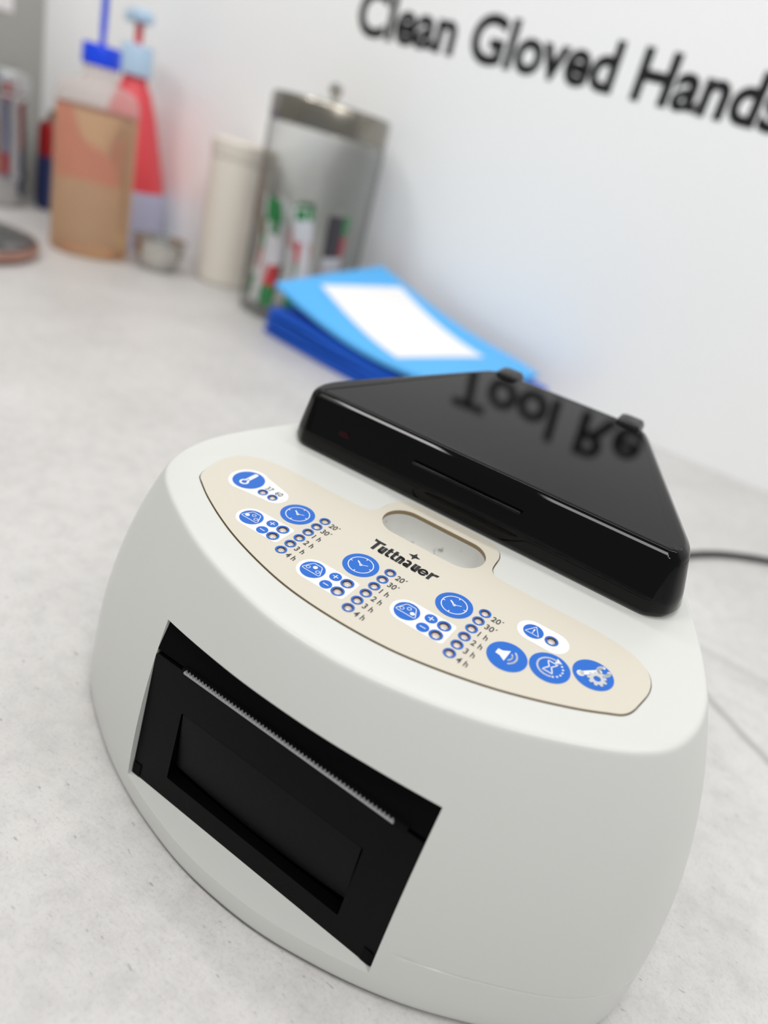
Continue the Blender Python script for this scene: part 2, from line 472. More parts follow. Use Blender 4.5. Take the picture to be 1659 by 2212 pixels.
rim_half = [(0, .880), (.1, .885), (.2, .903), (.3, .929), (.4, .965), (.5, 1.013), (.58, 1.058), (.635, 1.098), (.675, 1.145), (.699, 1.21),
            (.706, 1.28), (.698, 1.35), (.672, 1.44), (.638, 1.53), (.60, 1.62), (.53, 1.78), (.45, 1.95), (.38, 2.10), (.335, 2.20), (.29, 2.27), (.22, 2.305), (.1, 2.31), (0, 2.31)]
rim = np.array(catmull(sym(rim_half), 5))
HB = -0.003                      # body top just under the membrane
def body():
    plan = np.stack([rim[:, 0], rim[:, 1]*CT + (1-HB)*ST], 1)
    if area2(plan) < 0: plan = plan[::-1]
    z_at = lambda y: ((y - (1-HB)*ST)/CT)*ST + (HB-1)*CT + ZC
    zb = 0.022
    rs = []
    def ring(o, zf):
        P = offset_poly(plan, o*(1+.28*nside)); return [Vector((p[0], p[1], zf(i, p)))*U for i, p in enumerate(P)]
    T_ = np.roll(plan, -1, 0)-np.roll(plan, 1, 0); T_ /= np.linalg.norm(T_, axis=1)[:, None]; nside = T_[:, 1]**2
    ztop0 = np.array([z_at(p[1]) for p in plan])
    lv = [(0.100, None, 0.012), (0.110, None, 0.014), (0.1155, None, 0.022), (0.1175, None, 0.035)]
    for o, _, z in lv: rs.append(ring(o, lambda i, p, z=z: z))
    prof_o = lambda k: 0.002 + 0.116*(1-(1-k)**2.35)
    right_side = np.clip((plan[:, 0]-.36)/.12, 0, 1)*(plan[:, 1] < 1.6)
    for z, groove in ((.07, 0), (.11, 0), (.15, 0), (.1585, 0), (.1595, .0028), (.1615, .0028), (.1625, 0), (.172, 0), (.21, 0)):   # with the fine moulding seam
        kk = (ztop0-z)/(ztop0-.022)
        rs.append(ring(prof_o(kk) - groove*right_side, lambda i, p, z=z: z))
    for k in (0.66, 0.58, 0.5, 0.42, 0.34, 0.26, 0.19, 0.13, 0.08, 0.05, 0.03):
        rs.append(ring(prof_o(k), lambda i, p, k=k: 0.022 + (ztop0[i]-0.022)*(1-k)))
    for o, dz in ((0.0068, 0.0125), (0.0050, 0.0080), (0.0025, 0.0042), (-0.0008, 0.0014), (-0.0045, 0.0002)):
        rs.append(ring(o, lambda i, p, dz=dz: ztop0[i]-dz))
    P = offset_poly(plan, -0.0075)
    rs.append([Vector((p[0], p[1], z_at(p[1])))*U for p in P])
    return rings(rs)
vs, fs = body()
housing = obj('housing', loc_vs(vs, dev), fs, [white_plastic, slot_plastic, gap_black], dev)

panel_half = [(0, .971), (.07, .973), (.14, .980), (.21, .994), (.284, 1.014), (.35, 1.036), (.41, 1.061), (.46, 1.085), (.505, 1.109), (.548, 1.136), (.572, 1.153), (.585, 1.176), (.591, 1.205), (.597, 1.245),
              (.594, 1.280), (.577, 1.313), (.540, 1.339), (.48, 1.354), (.40, 1.357), (.30, 1.357), (.215, 1.358), (.185, 1.364), (.170, 1.380), (.165, 1.405), (.161, 1.437), (.147, 1.463), (.116, 1.481), (.06, 1.485), (0, 1.486)]
panel_out = np.array(catmull(sym(panel_half), 4))
if area2(panel_out) < 0: panel_out = panel_out[::-1]
def stadium(cx, cy, hl, hw, n=20):
    r = hw; L = hl-hw
    return [(cx+L+r*math.cos(a), cy+r*math.sin(a)) for a in np.linspace(-math.pi/2, math.pi/2, n)] + \
           [(cx-L+r*math.cos(a), cy+r*math.sin(a)) for a in np.linspace(math.pi/2, 3*math.pi/2, n)]
def tilt_obj(name, vs, fs, mat, parent=None, **k):
    """verts in (x, s, h) units"""
    v = [PF(*p) for p in vs]
    return obj(name, loc_vs(v, parent) if parent is not None else v, fs, mat, parent, **k)
SLOT = (0, 1.383, .142, .057)
# cutters (world space)
cv, cf, _ = plate(offset_poly(panel_out, .003), [], -.012, .05)
cut_panel = tilt_obj('cut', cv, cf, white_plastic)
prof = [(0, .05), (0, -.012), (0, -.03), (.002, -.06), (.007, -.078), (.016, -.090), (.030, -.096)]
cut_slot = tilt_obj('cut', *rings([[(p[0], p[1], h) for p in stadium(0, SLOT[1], SLOT[2]-i, SLOT[3]-i)] for i, h in reversed(prof)]), slot_plastic)
PX = .3675
cut_print = obj('cut', [Vector((v[0], v[1], v[2] + (.5*(1.025-v[1]) if v[2] > .3 else 0)))*U for v in box(-PX, PX, .70, 1.12, .079, .523)[0]], box(0, 1, 0, 1, 0, 1)[1], gap_black)
for o in (housing,): o.parent = None; o.location = ORG[dev.name]
bpy.context.view_layer.update()
boolean_cut(housing, [cut_panel, cut_slot, cut_print])
housing.parent = dev; housing.location = (0, 0, 0)
hm = housing.data
hm.materials.clear()
for x in (white_plastic, slot_plastic): hm.materials.append(x)
for p in hm.polygons:
    c = p.center + ORG[dev.name]
    inside = abs(c.x) < SLOT[2]*U*1.01 and PF(0, SLOT[1]-SLOT[3]*1.02)[1] < c.y < PF(0, SLOT[1]+SLOT[3]*1.02)[1]+.004
    s_, h_ = (c.y/U*CT + c.z/U*ST - ZC*ST), (-c.y/U*ST + (c.z/U-ZC)*CT + 1)
    p.material_index = 1 if (abs(c.x) < SLOT[2]*U*1.02 and abs(s_-SLOT[1]) < SLOT[3]*1.03 and h_ < -.0125) else 0
finish(hm, True, 32)
for x, y in ((-.42, 1.25), (.42, 1.25), (-.25, 2.1), (.25, 2.1)):
    obj('foot', loc_vs([Vector(v)*U for v in lathe([(0, 0), (.05, 0), (.05, .013), (0, .013)], 20, x, y)[0]], dev), lathe([(0, 0), (.05, 0), (.05, .013), (0, .013)], 20)[1], rubber, dev)

# ---- control panel (local frame: metres, x across, y up the slope from s0, z normal)
S0 = 1.2
pc_loc = PF(0, S0) - ORG[dev.name]
L2 = lambda P: [((p[0])*U, (p[1]-S0)*U) for p in P]
led_sites = []          # (x, s, r)
groups = [(-.2287, 1.2338), (0.0, 1.1836), (.2305, 1.2200)]
for gx, gs in groups:
    for k in range(6): led_sites.append((gx, gs - k*.0332, .0102))
    for dx, ds in ((-.0478, -.1035), (-.0478, -.140)): led_sites.append((gx+dx, gs+ds, .0115))
led_sites += [(-.4165, 1.217, .0098), (-.3842, 1.2165, .0098), (.381, 1.2457, .0112)]
holes = [L2(circle(x, s, r, 20))[::-1] for x, s, r in led_sites] + [L2(stadium(SLOT[0], SLOT[1], SLOT[2]+.002, SLOT[3]+.002))[::-1]]
pv, pf_, nt = plate(L2(panel_out), holes, -.0105*U, 0.0)
control = obj('control_panel', pv, pf_, [cream, membrane_edge], dev, mids=[0]*nt + [1]*(len(pf_)-nt), angle=30, loc=pc_loc, rot=(T, 0, 0))
for p in control.data.polygons:      # flat top and bottom, smooth walls
    if p.material_index == 0: p.use_smooth = False
Z1, Z2, Z3 = .00005, .00010, .00015
at = lambda x, s: (x*U, (s-S0)*U)

# LED windows: blue printed ring, brown well, bright lens at the bottom
def led_meshes(r):
    R = r*U; n = 20
    ringm = G2().ring(0, 0, R, R*1.38, 28)
    mr = mesh('led_ring', [(x, y, 0) for x, y in ringm.v], ringm.f, blue_print, False)
    v, f = lathe([(R, .00002), (R*.99, -.15*R), (R*.97, -.36*R)], n)
    mw = mesh('led_well', v, f, led_wall)
    # fix: wells are seen from inside, keep recalculated normals
    v, f = lathe([(R*.97, -.36*R), (R*.80, -.14*R), (R*.5, .04*R), (0, .10*R)], n)
    ml = mesh('led_lens', v, f, led_lens)
    return mr, mw, ml
cache = {}
for x, s, r in led_sites:
    if r not in cache: cache[r] = led_meshes(r)
    for nm, me, z in zip(('led_ring', 'led_well', 'led_lens'), cache[r], (Z2*1.2, 0, 0)):
        o = bpy.data.objects.new(nm, me); o.location = (*at(x, s), z); link(o, control)

def button(name, x, s, r, z=Z1):
    return G2().disc(0, 0, r*U, 56).make(name, blue_print, control, z, 1, at(x, s))
def arc(cx, cy, r, a0, a1, n=18):
    return [(cx+r*math.cos(math.radians(a)), cy+r*math.sin(math.radians(a))) for a in np.linspace(a0, a1, n)]
def rounded_rect(x0, x1, y0, y1, rl, rr):
    return arc(x1-rr, y0+rr, rr, -90, 0, 8) + arc(x1-rr, y1-rr, rr, 0, 90, 8) + arc(x0+rl, y1-rl, rl, 90, 180, 14) + arc(x0+rl, y0+rl, rl, 180, 270, 14)
def field_holes(fx, fs_):
    return [[((p[0]-fx)*U, (p[1]-fs_)*U) for p in circle(x, s, r*1.2, 20)][::-1] for x, s, r in led_sites if -.04 < x-fx < .12 and abs(s-fs_) < .05 and not (x > fx+.125)
            and (x-fx) < .1]
RC, RTR = .0432, .0293
for gi, (gx, gs) in enumerate(groups):
    # clock
    cx, cs = gx-.0652, gs-.0265
    button('clock_button', cx, cs, RC)
    g = G2().ring(0, 0, .66, .71, 48)
    for a in (45, 135, 225, 315): g.stroke([(.54*math.cos(math.radians(a)), .54*math.sin(math.radians(a))), (.69*math.cos(math.radians(a)), .69*math.sin(math.radians(a)))], .05, caps=False)
    g = G2().ring(0, 0, .66, .71, 48)
    for a in (0, 90, 180, 270): g.stroke([(.55*math.cos(math.radians(a)), .55*math.sin(math.radians(a))), (.68*math.cos(math.radians(a)), .68*math.sin(math.radians(a)))], .055, caps=False)
    g.stroke([(0, 0), (-.30, .20)], .085); g.stroke([(0, 0), (.33, .18)], .04); g.disc(0, 0, .09, 16)
    g.make('clock_icon', white_print, control, Z2, RC*U, at(cx, cs))
    # tray capsule
    tx, ts = gx-.1322, gs-.1205
    G2().poly([(x*U, y*U) for x, y in rounded_rect(-.038, .1075, -.0365, .0365, .0364, .009)], field_holes(tx, ts)).make('white_field', white_print, control, Z1*.6, 1, at(tx, ts))
    button('tray_button', tx, ts, RTR)
    g = G2()
    out = [(-.80, -.10), (-.76, .06), (-.42, .66), (-.30, .74), (.30, .74), (.42, .66), (.80, .02), (.82, -.14), (.72, -.26), (-.68, -.26)]
    out = [(-.82, -.26), (-.44, .62), (-.32, .70), (.34, .70), (.46, .60), (.84, -.20), (.76, -.33), (-.72, -.33)]
    g.stroke(out, .06, closed=True)
    for k, (hx, hy) in enumerate(((-.46, .02), (-.0, .33), (.46, .02))):
        if k == gi: g.disc(hx, hy, .19, 24)
        else: g.ring(hx, hy, .13, .18, 24)
    g.make('tray_icon', white_print, control, Z2, RTR*U, at(tx, ts))
    for sgn, dx, ds in (('+', -.0805, -.1035), ('-', -.0805, -.140)):
        button('plus_mark' if sgn == '+' else 'minus_mark', gx+dx, gs+ds, .0145)
        g = G2().stroke([(-.5, 0), (.5, 0)], .16, caps=False)
        if sgn == '+': g.stroke([(0, -.5), (0, .5)], .16, caps=False)
        g.make('plus_sign' if sgn == '+' else 'minus_sign', white_print, control, Z2, .0145*U, at(gx+dx, gs+ds))

def panel_text(txt, x, s, cap, mat=text_print, bold=0.0, kx=1.0, name='lettering'):
    v, f = text_mesh(txt, bold); k = cap*U/cap_height(); mn = min(p[0] for p in v)
    return obj(name, [((p[0]-mn)*k*kx, p[1]*k, 0) for p in v], f, mat, control, smooth=False, loc=(*at(x, s), Z2))
for gx, gs in groups:
    for k, tx in enumerate(("20\u00b4", "30\u00b4", "1 h", "2 h", "3 h", "4 h")):
        panel_text(tx, gx+.0195, gs-k*.0332-.0122, .0168, kx=.86, bold=.010)
# thermometer group
G2().poly([(x*U, y*U) for x, y in arc(0, 0, .0525, 60, 262, 30) + arc(.094, -.005, .034, -100, 78, 20)], field_holes(-.4797, 1.2335)).make('white_field', white_print, control, Z1*.6, 1, at(-.4797, 1.2335))
button('temperature_button', -.4797, 1.2335, .042)
g = G2(); g.poly(arc(-.05, -.36, .30, -240, 60, 26) + arc(-.05, .72, .15, 0, 180, 10), [arc(-.05, -.36, .17, -258, 78, 22) + [(-.02, .12), (-.08, .12)]])
g.make('thermometer_icon', white_print, control, Z2, .042*U, at(-.4797, 1.2335))
panel_text('37', -.4245, 1.2335, .0165, kx=.85, bold=.004); panel_text('60', -.3930, 1.2335, .0165, kx=.85, bold=.004)
# warning
G2().poly([(x*U, y*U) for x, y in rounded_rect(-.0365, .083, -.034, .034, .0338, .0338)], field_holes(.3377, 1.2457)).make('white_field', white_print, control, Z1*.6, 1, at(.3377, 1.2457))
button('warning_mark', .3377, 1.2457, .0228)
g = G2().stroke([(0, .80), (-.70, -.42), (.70, -.42)], .07, closed=True).stroke([(0, .40), (0, -.02)], .13, caps=False).disc(0, -.2, .08, 12)
g.make('warning_icon', white_print, control, Z2, .0228*U, at(.3377, 1.2457))
# three big buttons
RB = .0437
button('sound_button', .3262, 1.1315, RB)
g = G2().poly([(-.55, -.12), (-.30, -.12), (-.02, -.36), (-.02, .46), (-.30, .20), (-.55, .20)])
g = G2().poly([(-.56, -.15), (-.32, -.17), (.0, -.38), (.0, .46), (-.32, .22), (-.56, .20)])
g.stroke(arc(-.10, .04, .34, -42, 42), .08).stroke(arc(-.10, .04, .56, -52, 52), .09)
g.make('speaker_icon', white_print, control, Z2, RB*U, at(.3262, 1.1315))
button('timer_button', .4090, 1.1668, RB)
g = G2().stroke(arc(0, .04, .62, 78, 292, 30), .085)
g.poly([(.08, .84), (.08, .46), (.40, .62)])
for a in range(-56, 66, 20): g.disc(.62*math.cos(math.radians(a)), .04+.62*math.sin(math.radians(a)), .055, 10)
g.stroke([(-.24, .42), (.24, .42), (.20, .30), (.05, .06), (.20, -.20), (.24, -.32), (-.24, -.32), (-.20, -.20), (-.05, .06), (-.20, .30)], .06, closed=True)
g.make('hourglass_icon', white_print, control, Z2, RB*U, at(.4090, 1.1668))
button('service_button', .4884, 1.2140, RB)
g = G2().stroke([(-.52, -.33), (.18, .42)], .25).poly(circle(-.52, -.33, .19, 20), [circle(-.52, -.33, .07, 14)])
g.stroke(arc(.34, .56, .26, 20, -250, 20), .19)
g.make('spanner_icon', white_print, control, Z2, RB*U, at(.4884, 1.2140))
g = G2(); pts = []
for k in range(9):
    a0 = 360/9*k
    for da, r in ((-15, .36), (-9, .48), (9, .48), (15, .36)): pts.append((.24+r*math.cos(math.radians(a0+da)), -.14+r*math.sin(math.radians(a0+da))))
g.poly(pts, [circle(.24, -.14, .18, 20)])
g.make('gear_icon', grey_print, control, Z3, RB*U, at(.4884, 1.2140))

# brand lettering, drawn as heavy strokes
def logo():
    g = G2(); W = .0080; B = 1.2285; xh = .0285; Q = B+xh; W2 = .0066
    def vert(x, y0, y1, wd=None):
        h = (wd or W)/2; g.poly([(x-h, y0), (x+h, y0), (x+h, y1), (x-h, y1)])
    # T with a horned bar
    g.poly([(-.0985, 1.2715), (-.0965, 1.2615), (-.0680, 1.2615), (-.0665, 1.2690), (-.0900, 1.2690)]); vert(-.0835, B, 1.2630, .0084)
    def u(x0, wd=.0172):
        r = wd/2-W/2
        g.stroke([(x0+W/2, Q), (x0+W/2, B+r+W/2)], W, caps=False); g.stroke(arc(x0+wd/2, B+r+W/2, r, 180, 300, 10), W, caps=True)
        vert(x0+wd-W/2, B, Q)
    u(-.0705)
    def t(x0):
        vert(x0+.0050, B+.006, Q+.0080); g.poly([(x0-.0002, Q-.0058), (x0+.0130, Q-.0058), (x0+.0130, Q), (x0-.0002, Q)])
        g.stroke([(x0+.0050, B+.0070), (x0+.0064, B+.0040), (x0+.0120, B+.0036)], W2, caps=True)
    t(-.0508); t(-.0352)
    # n
    vert(-.0155, B, Q); g.stroke(arc(-.0104, B+.0190, .0052, 150, 0, 10), W); vert(-.0052, B, B+.0195)
    # a
    g.stroke([(.0048, Q-.0038), (.0105, Q-.0033), (.0142, Q-.0062), (.0146, Q-.012)], W2); vert(.0146, B, Q-.010, W2)
    g.stroke(arc(.0082, B+.0078, .0042, 20, 340, 16), W2*.95)
    u(.0232)
    # e
    g.stroke(arc(.0535, B+.0142, .0096, 0, 315, 26), W2*.95); g.stroke([(.0455, B+.0142), (.0625, B+.0142)], W2*.72, caps=False)
    # r with a flared arm
    vert(.0724, B, Q); g.poly([(.0740, B+.0165), (.0800, Q-.0075), (.0880, Q-.0070), (.0905, Q+.0010), (.0810, Q+.0005), (.0740, Q-.0045)])
    g.make('brand_lettering', logo_print, control, Z2, U, (0, -S0*U))
    st = []
    for k in range(4):
        a = math.radians(90*k); r = .0165 if k % 2 == 0 else .0145
        st.append((.0075+r*math.cos(a), 1.2795+r*math.sin(a)))
        a += math.radians(45); st.append((.0075+.0060*math.cos(a), 1.2795+.0060*math.sin(a)))
    G2().poly(st).make('brand_star', logo_print, control, Z2, U, (0, -S0*U))
logo()

# ---- lid
def lid():
    hb = [(0, 1.492), (.2, 1.492), (.38, 1.492), (.47, 1.492), (.508, 1.4925), (.526, 1.497), (.552, 1.515), (.567, 1.536), (.577, 1.566), (.578, 1.60), (.566, 1.65), (.532, 1.725), (.42, 1.96), (.33, 2.15), (.305, 2.19), (.275, 2.22), (.23, 2.232), (.1, 2.235), (0, 2.235)]
    P = np.array(catmull(sym(hb), 6))
    if area2(P) < 0: P = P[::-1]
    rs = []
    for o, h in ((-.02, .004), (-.004, .006), (0, .014), (-.008, .05), (-.018, .09), (-.0245, .115), (-.0285, .130), (-.0318, .1405), (-.0342, .1455), (-.0365, .1480), (-.0425, .1529), (-.0485, .1577), (-.0515, .1594), (-.056, .1607), (-.064, .161)):
        Q = offset_poly(P, o)
        rs.append([PF(p[0], p[1] + (o*.55 if p[1] < 1.5 else 0)*(0), h) for p in Q])
    return rings(rs)
lv_, lf_ = lid()
lid_o = obj('lid', loc_vs(lv_, dev), lf_, lid_black, dev, angle=40)
for p in lid_o.data.polygons:
    if len(p.vertices) > 4: p.use_smooth = False
# children of the lid keep the device origin
def on_lid(name, vs, fs, mat, **k):
    return obj(name, loc_vs([PF(*p) for p in vs], dev), fs, mat, lid_o, **k)
def rbox(x0, x1, s0, s1, h0, h1, r):
    prof_ = [(r, h0), (0, h0+r*.4), (0, h1-r), (r*.3, h1-r*.3), (r, h1)]
    return rings([[(p[0], p[1], h) for p in rounded_rect(x0+i, x1-i, s0+i, s1-i, r, r)] for i, h in prof_])
for xc in (-.205, .215):
    on_lid('hinge_lug', *rbox(xc-.040, xc+.040, 2.14, 2.225, .06, .174, .016), lid_hinge)
# finger rib across the front face
v, f = rings([[(p[0], 1.5125-.0185+dd, p[1]) for p in stadium(0, .102, .160-i, .0034-i*.4, 8)] for i, dd in ((0, .02), (0, .0075), (.001, .0050), (.0025, .0042))])
on_lid('grip_rib', v, f, lid_black, angle=50)
v, f = lathe([(0, 0), (.019, 0), (.017, .002), (0, .0025)], 24)
on_lid('indicator_light', [(-.385+p[0], 1.5075-p[2]*.6, .082+p[1]*.55) for p in v], f, red_led)

# ---- printer in the front recess
FY = lambda z: .9650 + .07*(z-.079)
def front(name, vs, fs, mat, parent=None, **k):      # verts (x, depth behind face, z)
    return obj(name, loc_vs([Vector((x, FY(z)+d, z))*U for x, d, z in vs], dev), fs, mat, parent or dev, **k)
pr = front('printer', [(x, d, z) for x, z, d in plate(rounded_rect(-.3655, .3655, .0815, .446, .006, .006), [rounded_rect(-.258, .258, .141, .340, .004, .004)[::-1]], .002, .05)[0]],
           plate(rounded_rect(-.3655, .3655, .0815, .446, .006, .006), [rounded_rect(-.258, .258, .141, .340, .004, .004)[::-1]], .002, .05)[1], printer_black, angle=30, smooth=False)
# sloping finger plate inside the door recess, bowed at its lower edge
vs, fs = [], []; NX = 24
for iz in range(9):
    for ix in range(NX+1):
        a = ix/NX*2-1; b = iz/8
        zlow = .172 - .014*(1-a*a)
        z = .338 + (zlow-.338)*b
        vs.append((a*.2535, .0032 + .017*b**1.1, z))
for iz in range(8):
    for ix in range(NX):
        q = iz*(NX+1)+ix; fs.append((q, q+1, q+NX+2, q+NX+1))
front('finger_plate', vs, fs, printer_black, pr)
front('recess_back', *[(lambda b: ([(v[0], v[1], v[2]) for v in b[0]], b[1]))(box(-.262, .262, .048, .056, .135, .345))][0], gap_black, pr, smooth=False)
# upper fixed strip, leaning back under the overhang
vs = []
for x in (-.3668, .3668):
    vs += [(x, .006, .4535), (x, .036, .540), (x, .10, .540), (x, .10, .4535)]
fs = [(0, 1, 5, 4), (1, 2, 6, 5), (2, 3, 7, 6), (3, 0, 4, 7), (0, 3, 2, 1), (4, 5, 6, 7)]
front('paper_guide', vs, fs, printer_black, pr, smooth=False)
front('cavity_backing', *box(-.366, .366, .052, .10, .0815, .4545), gap_black, pr, smooth=False)
# serrated tear bar
NT = 58; x0, x1 = -.272, .297; pv2 = []; tf = []
base = [(x0, .4470)]
for k in range(NT):
    a = x0+(x1-x0)*k/NT; b = x0+(x1-x0)*(k+1)/NT
    base += [(a, .4525), ((a+b)/2, .4595)]
base += [(x1, .4525), (x1, .4470)]
v, f, _ = plate([(p[0], p[1]) for p in base][::-1], [], 0, .006)
front('tear_bar', [(p[0], -.0045+p[2]+(.446-p[1])*.25, p[1]) for p in v], f, tear_metal, pr, smooth=False)
front('tear_bar_backing', *box(x0-.008, x1+.03, -.0015, .012, .4445, .4575), gap_black, pr, smooth=False)
for xc, zc in ((-.350, .098), (.350, .098)):
    front('door_clip', *box(xc-.014, xc+.010, -.0005, .01, zc-.014, zc+.020), gap_black, pr, smooth=False)

# power cord on the worktop behind
cp = catmull([(0.02, .262, .020), (.03, .30, .012), (.042, .40, .0035), (.0600, .468, .0025), (.105, .5195, .0025), (.20, .58, .0025), (.32, .62, .0025), (.5, .64, .0025)], 8, closed=False)
v, f = tube([tuple(p) for p in cp], .0021)
obj('power_cord', loc_vs(v, dev), f, cord_black, dev)

# ------------------------------------------------------------------ background things on the worktop
# glass jar
JX, JY, JR = -0.404, 0.633, 0.0575
jar = thing('glass_jar', (JX, JY, 0), 'clear glass jar with brushed steel lid holding wrapped packets', 'jar')
jl = lambda prof, n=56: lathe(prof, n)
v, f = jl([(0, 0), (.050, 0), (.0555, .003), (JR, .009), (JR, .176), (.0545, .182)])
obj('jar_body', v, f, jar_glass, jar, angle=50)
v, f = jl([(0, .1835), (.0565, .1835), (.0575, .180), (.0575, .2005), (.0555, .2035), (.02, .2065), (0, .2065)])
jlid = obj('jar_lid', v, f, lid_steel, jar)
v, f = jl([(0, .2065), (.004, .2065), (.0032, .211), (.0062, .215), (.0068, .219), (.004, .2225), (0, .223)], 24)
obj('knob', v, f, steel, jlid)
# packets standing in the jar
def packet_mesh(kind):
    L, W, H = .100, .016, .004; vs, fs, mi = [], [], []
    bands = {0: [(0, .2, 1), (.2, .4, 2), (.4, .8, 0), (.8, 1, 1)], 1: [(0, .2, 0), (.2, .5, 1), (.5, .72, 2), (.72, .9, 0), (.9, 1, 1)], 2: [(0, .75, 0), (.75, 1, 1)], 3: [(0, .45, 3), (.45, 1, 0)]}[kind]
    N = 10
    for i in range(N+1):
        z = L*i/N; bow = .004*math.sin(math.pi*i/N); e = .35 if i in (0, N) else 1
        vs += [(-W/2, bow-H/2*e, z), (W/2, bow-H/2*e, z), (W/2, bow+H/2*e, z), (-W/2, bow+H/2*e, z)]
    for i in range(N):
        t = (i+.5)/N; m = [b[2] for b in bands if b[0] <= t < b[1]][0]
        for k in range(4):
            fs.append((i*4+k, i*4+(k+1) % 4, i*4+4+(k+1) % 4, i*4+4+k)); mi.append(m)
    fs += [(3, 2, 1, 0), (N*4, N*4+1, N*4+2, N*4+3)]; mi += [bands[0][2], bands[-1][2]]
    return mesh('packet', vs, fs, [pk_white, pk_green, pk_red, pk_dark], True, 50, mi)
pks = [packet_mesh(k) for k in range(4)]
PK = [  # angle, radius, kind, flip, lean, z
    (200, .046, 0, True, .10, .0105), (222, .046, 1, True, -.12, .0105), (244, .047, 2, False, .15, .0105), (268, .047, 0, False, -.1, .0105), (292, .047, 2, True, .2, .0105), (316, .046, 1, False, -.15, .0105),
    (338, .046, 3, True, .1, .0105), (210, .033, 2, True, .2, .0105), (250, .034, 3, False, .0, .0105), (285, .034, 0, True, .1, .0105), (325, .033, 2, False, -.2, .0105), (0, .040, 0, True, .1, .0105), (120, .03, 2, False, .1, .0105), (60, .03, 1, True, 0, .0105)]
for a, r, k, fl, lean, z in PK:
    o = bpy.data.objects.new('wrapped_packet', pks[k])
    an = math.radians(a); o.location = (JX+r*math.cos(an), JY+r*math.sin(an), z)
    o.rotation_mode = 'XYZ'
    z += .0022
    if fl: o.location.z = z+.100; o.rotation_euler = (math.pi, lean, an+math.pi/2+math.pi)
    else: o.location.z = z; o.rotation_euler = (0, lean, an+math.pi/2)
    link(o)
    desc = ['white packet with green tips and red band below one tip', 'white packet with wide green and red bands in its middle', 'plain white packet with a single green end', 'white packet with one dark half'][k]
    tag(o, desc + ' in the glass jar', 'packet', ['green-tipped packets', 'middle-banded packets', 'single green-ended packets', 'dark-ended packets'][k] + ' in the glass jar')

# orange wash bottle
BX, BY, BR = -0.6365, 0.5564, 0.0402
wb = thing('wash_bottle', (BX, BY, 0), 'translucent squeeze bottle of orange liquid with dark blue cap and tube', 'bottle')
v, f = jl([(0, 0), (.036, 0), (BR-.001, .003), (BR, .008), (BR, .150), (BR-.0015, .157), (.036, .162), (.026, .1665), (.0185, .169), (.0165, .172), (.0165, .186), (0, .186)])
obj('bottle_body', v, f, bottle_poly, wb, angle=50)
v, f = jl([(0, .0012), (.036, .0012), (BR-.0014, .004), (BR-.001, .009), (BR-.001, .1405), (0, .1405)])
liq = obj('liquid', v, f, orange_liq, wb, angle=50)
v, f = jl([(0, .1410), (BR-.0012, .1410), (BR-.0012, .1435)])
obj('liquid_surface', v, f, liq_top, liq, angle=50)
cap = [(0, .200), (.0175, .200), (.0185, .198), (.0185, .182), (.0165, .181)]
v, f = jl(cap, 40)
wcap = obj('screw_cap', v, f, cap_blue, wb)
ridv, ridf = [], []
v, f = tube([(0, 0, .199), (0, 0, .215), (.0005, 0, .235), (.0015, -.001, .25), (.006, -.003, .262), (.016, -.008, .268), (.03, -.015, .262), (.042, -.021, .250)], .0033)
obj('delivery_tube', v, f, cap_blue, wcap)

# pump bottle behind it
QX, QY = -0.693, 0.648
pb = thing('pump_bottle', (QX, QY, 0), 'pump bottle with red and lavender label and pale blue head behind the orange bottle', 'bottle')
v, f = jl([(0, 0), (.043, 0), (.046, .004), (.0458, .062), (.0445, .066)]); obj('bottle_base', v, f, lavender, pb)
v, f = jl([(.0445, .066), (.042, .078), (.0355, .105), (.0265, .145), (.019, .168), (.0135, .178), (.0135, .186), (0, .186)]); obj('bottle_shoulder', v, f, red_label, pb)
v, f = jl([(0, .214), (.0165, .214), (.0175, .212), (.0175, .184), (.0140, .183)], 36); pcap = obj('pump_collar', v, f, pump_blue, pb)
v, f = jl([(0, .212), (.0045, .212), (.0045, .236), (0, .236)], 20); obj('pump_stem', v, f, red_label, pcap)
v, f = rings([[(x, y, z) for x, y in rounded_rect(-.030+i, .022-i, -.010+i*.6, .010-i*.6, .006, .008)] for i, z in ((.003, .2345), (0, .237), (0, .243), (.004, .2475))])
ph = obj('pump_head', v, f, pump_blue, pcap, rot=(0, 0, -.4))

# small bottle beside the steel canister
sb = thing('small_bottle', (-.850, .667, 0), 'small bottle with dark red and navy label beside the shiny canister', 'bottle')
v, f = jl([(0, 0), (.020, 0), (.0225, .003), (.0225, .066)], 36); obj('bottle_base', v, f, navy, sb)
v, f = jl([(.0225, .066), (.0225, .098), (.018, .106)], 36); obj('label_band', v, f, red_dark, sb)
v, f = jl([(.018, .106), (.011, .110), (.011, .120), (0, .120)], 36); obj('neck_cap', v, f, brown, sb)

# shiny steel canister at the side wall
st_ = thing('steel_canister', (-.876, .588, 0), 'mirror-bright steel canister standing near the grey side wall', 'canister')
v, f = jl([(0, 0), (.040, 0), (.0435, .003), (.0435, .030), (.0455, .034), (.0455, .040), (.0435, .044), (.0435, .118), (.0465, .121), (.0465, .127), (.0435, .130)], 64); obj('canister_body', v, f, chrome, st_, angle=50)
v, f = jl([(.0435, .130), (.0475, .131), (.0475, .146), (.044, .152), (.030, .157), (0, .159)], 64); clid = obj('canister_lid', v, f, chrome, st_, angle=50)
v, f = jl([(0, .158), (.006, .158), (.006, .166), (.010, .170), (.010, .175), (0, .177)], 28); obj('knob', v, f, chrome, clid)

# small steel dish
dsh = thing('steel_dish', (-.575, .600, 0), 'small polished steel dish in front of the pump bottle', 'dish')
v, f = jl([(0, 0), (.016, 0), (.019, .002), (.025, .016), (.0275, .030), (.0305, .032), (.0305, .0335), (.0268, .0335), (.0240, .017), (.018, .004), (0, .0035)], 48); obj('dish_bowl', v, f, steel, dsh, angle=50)

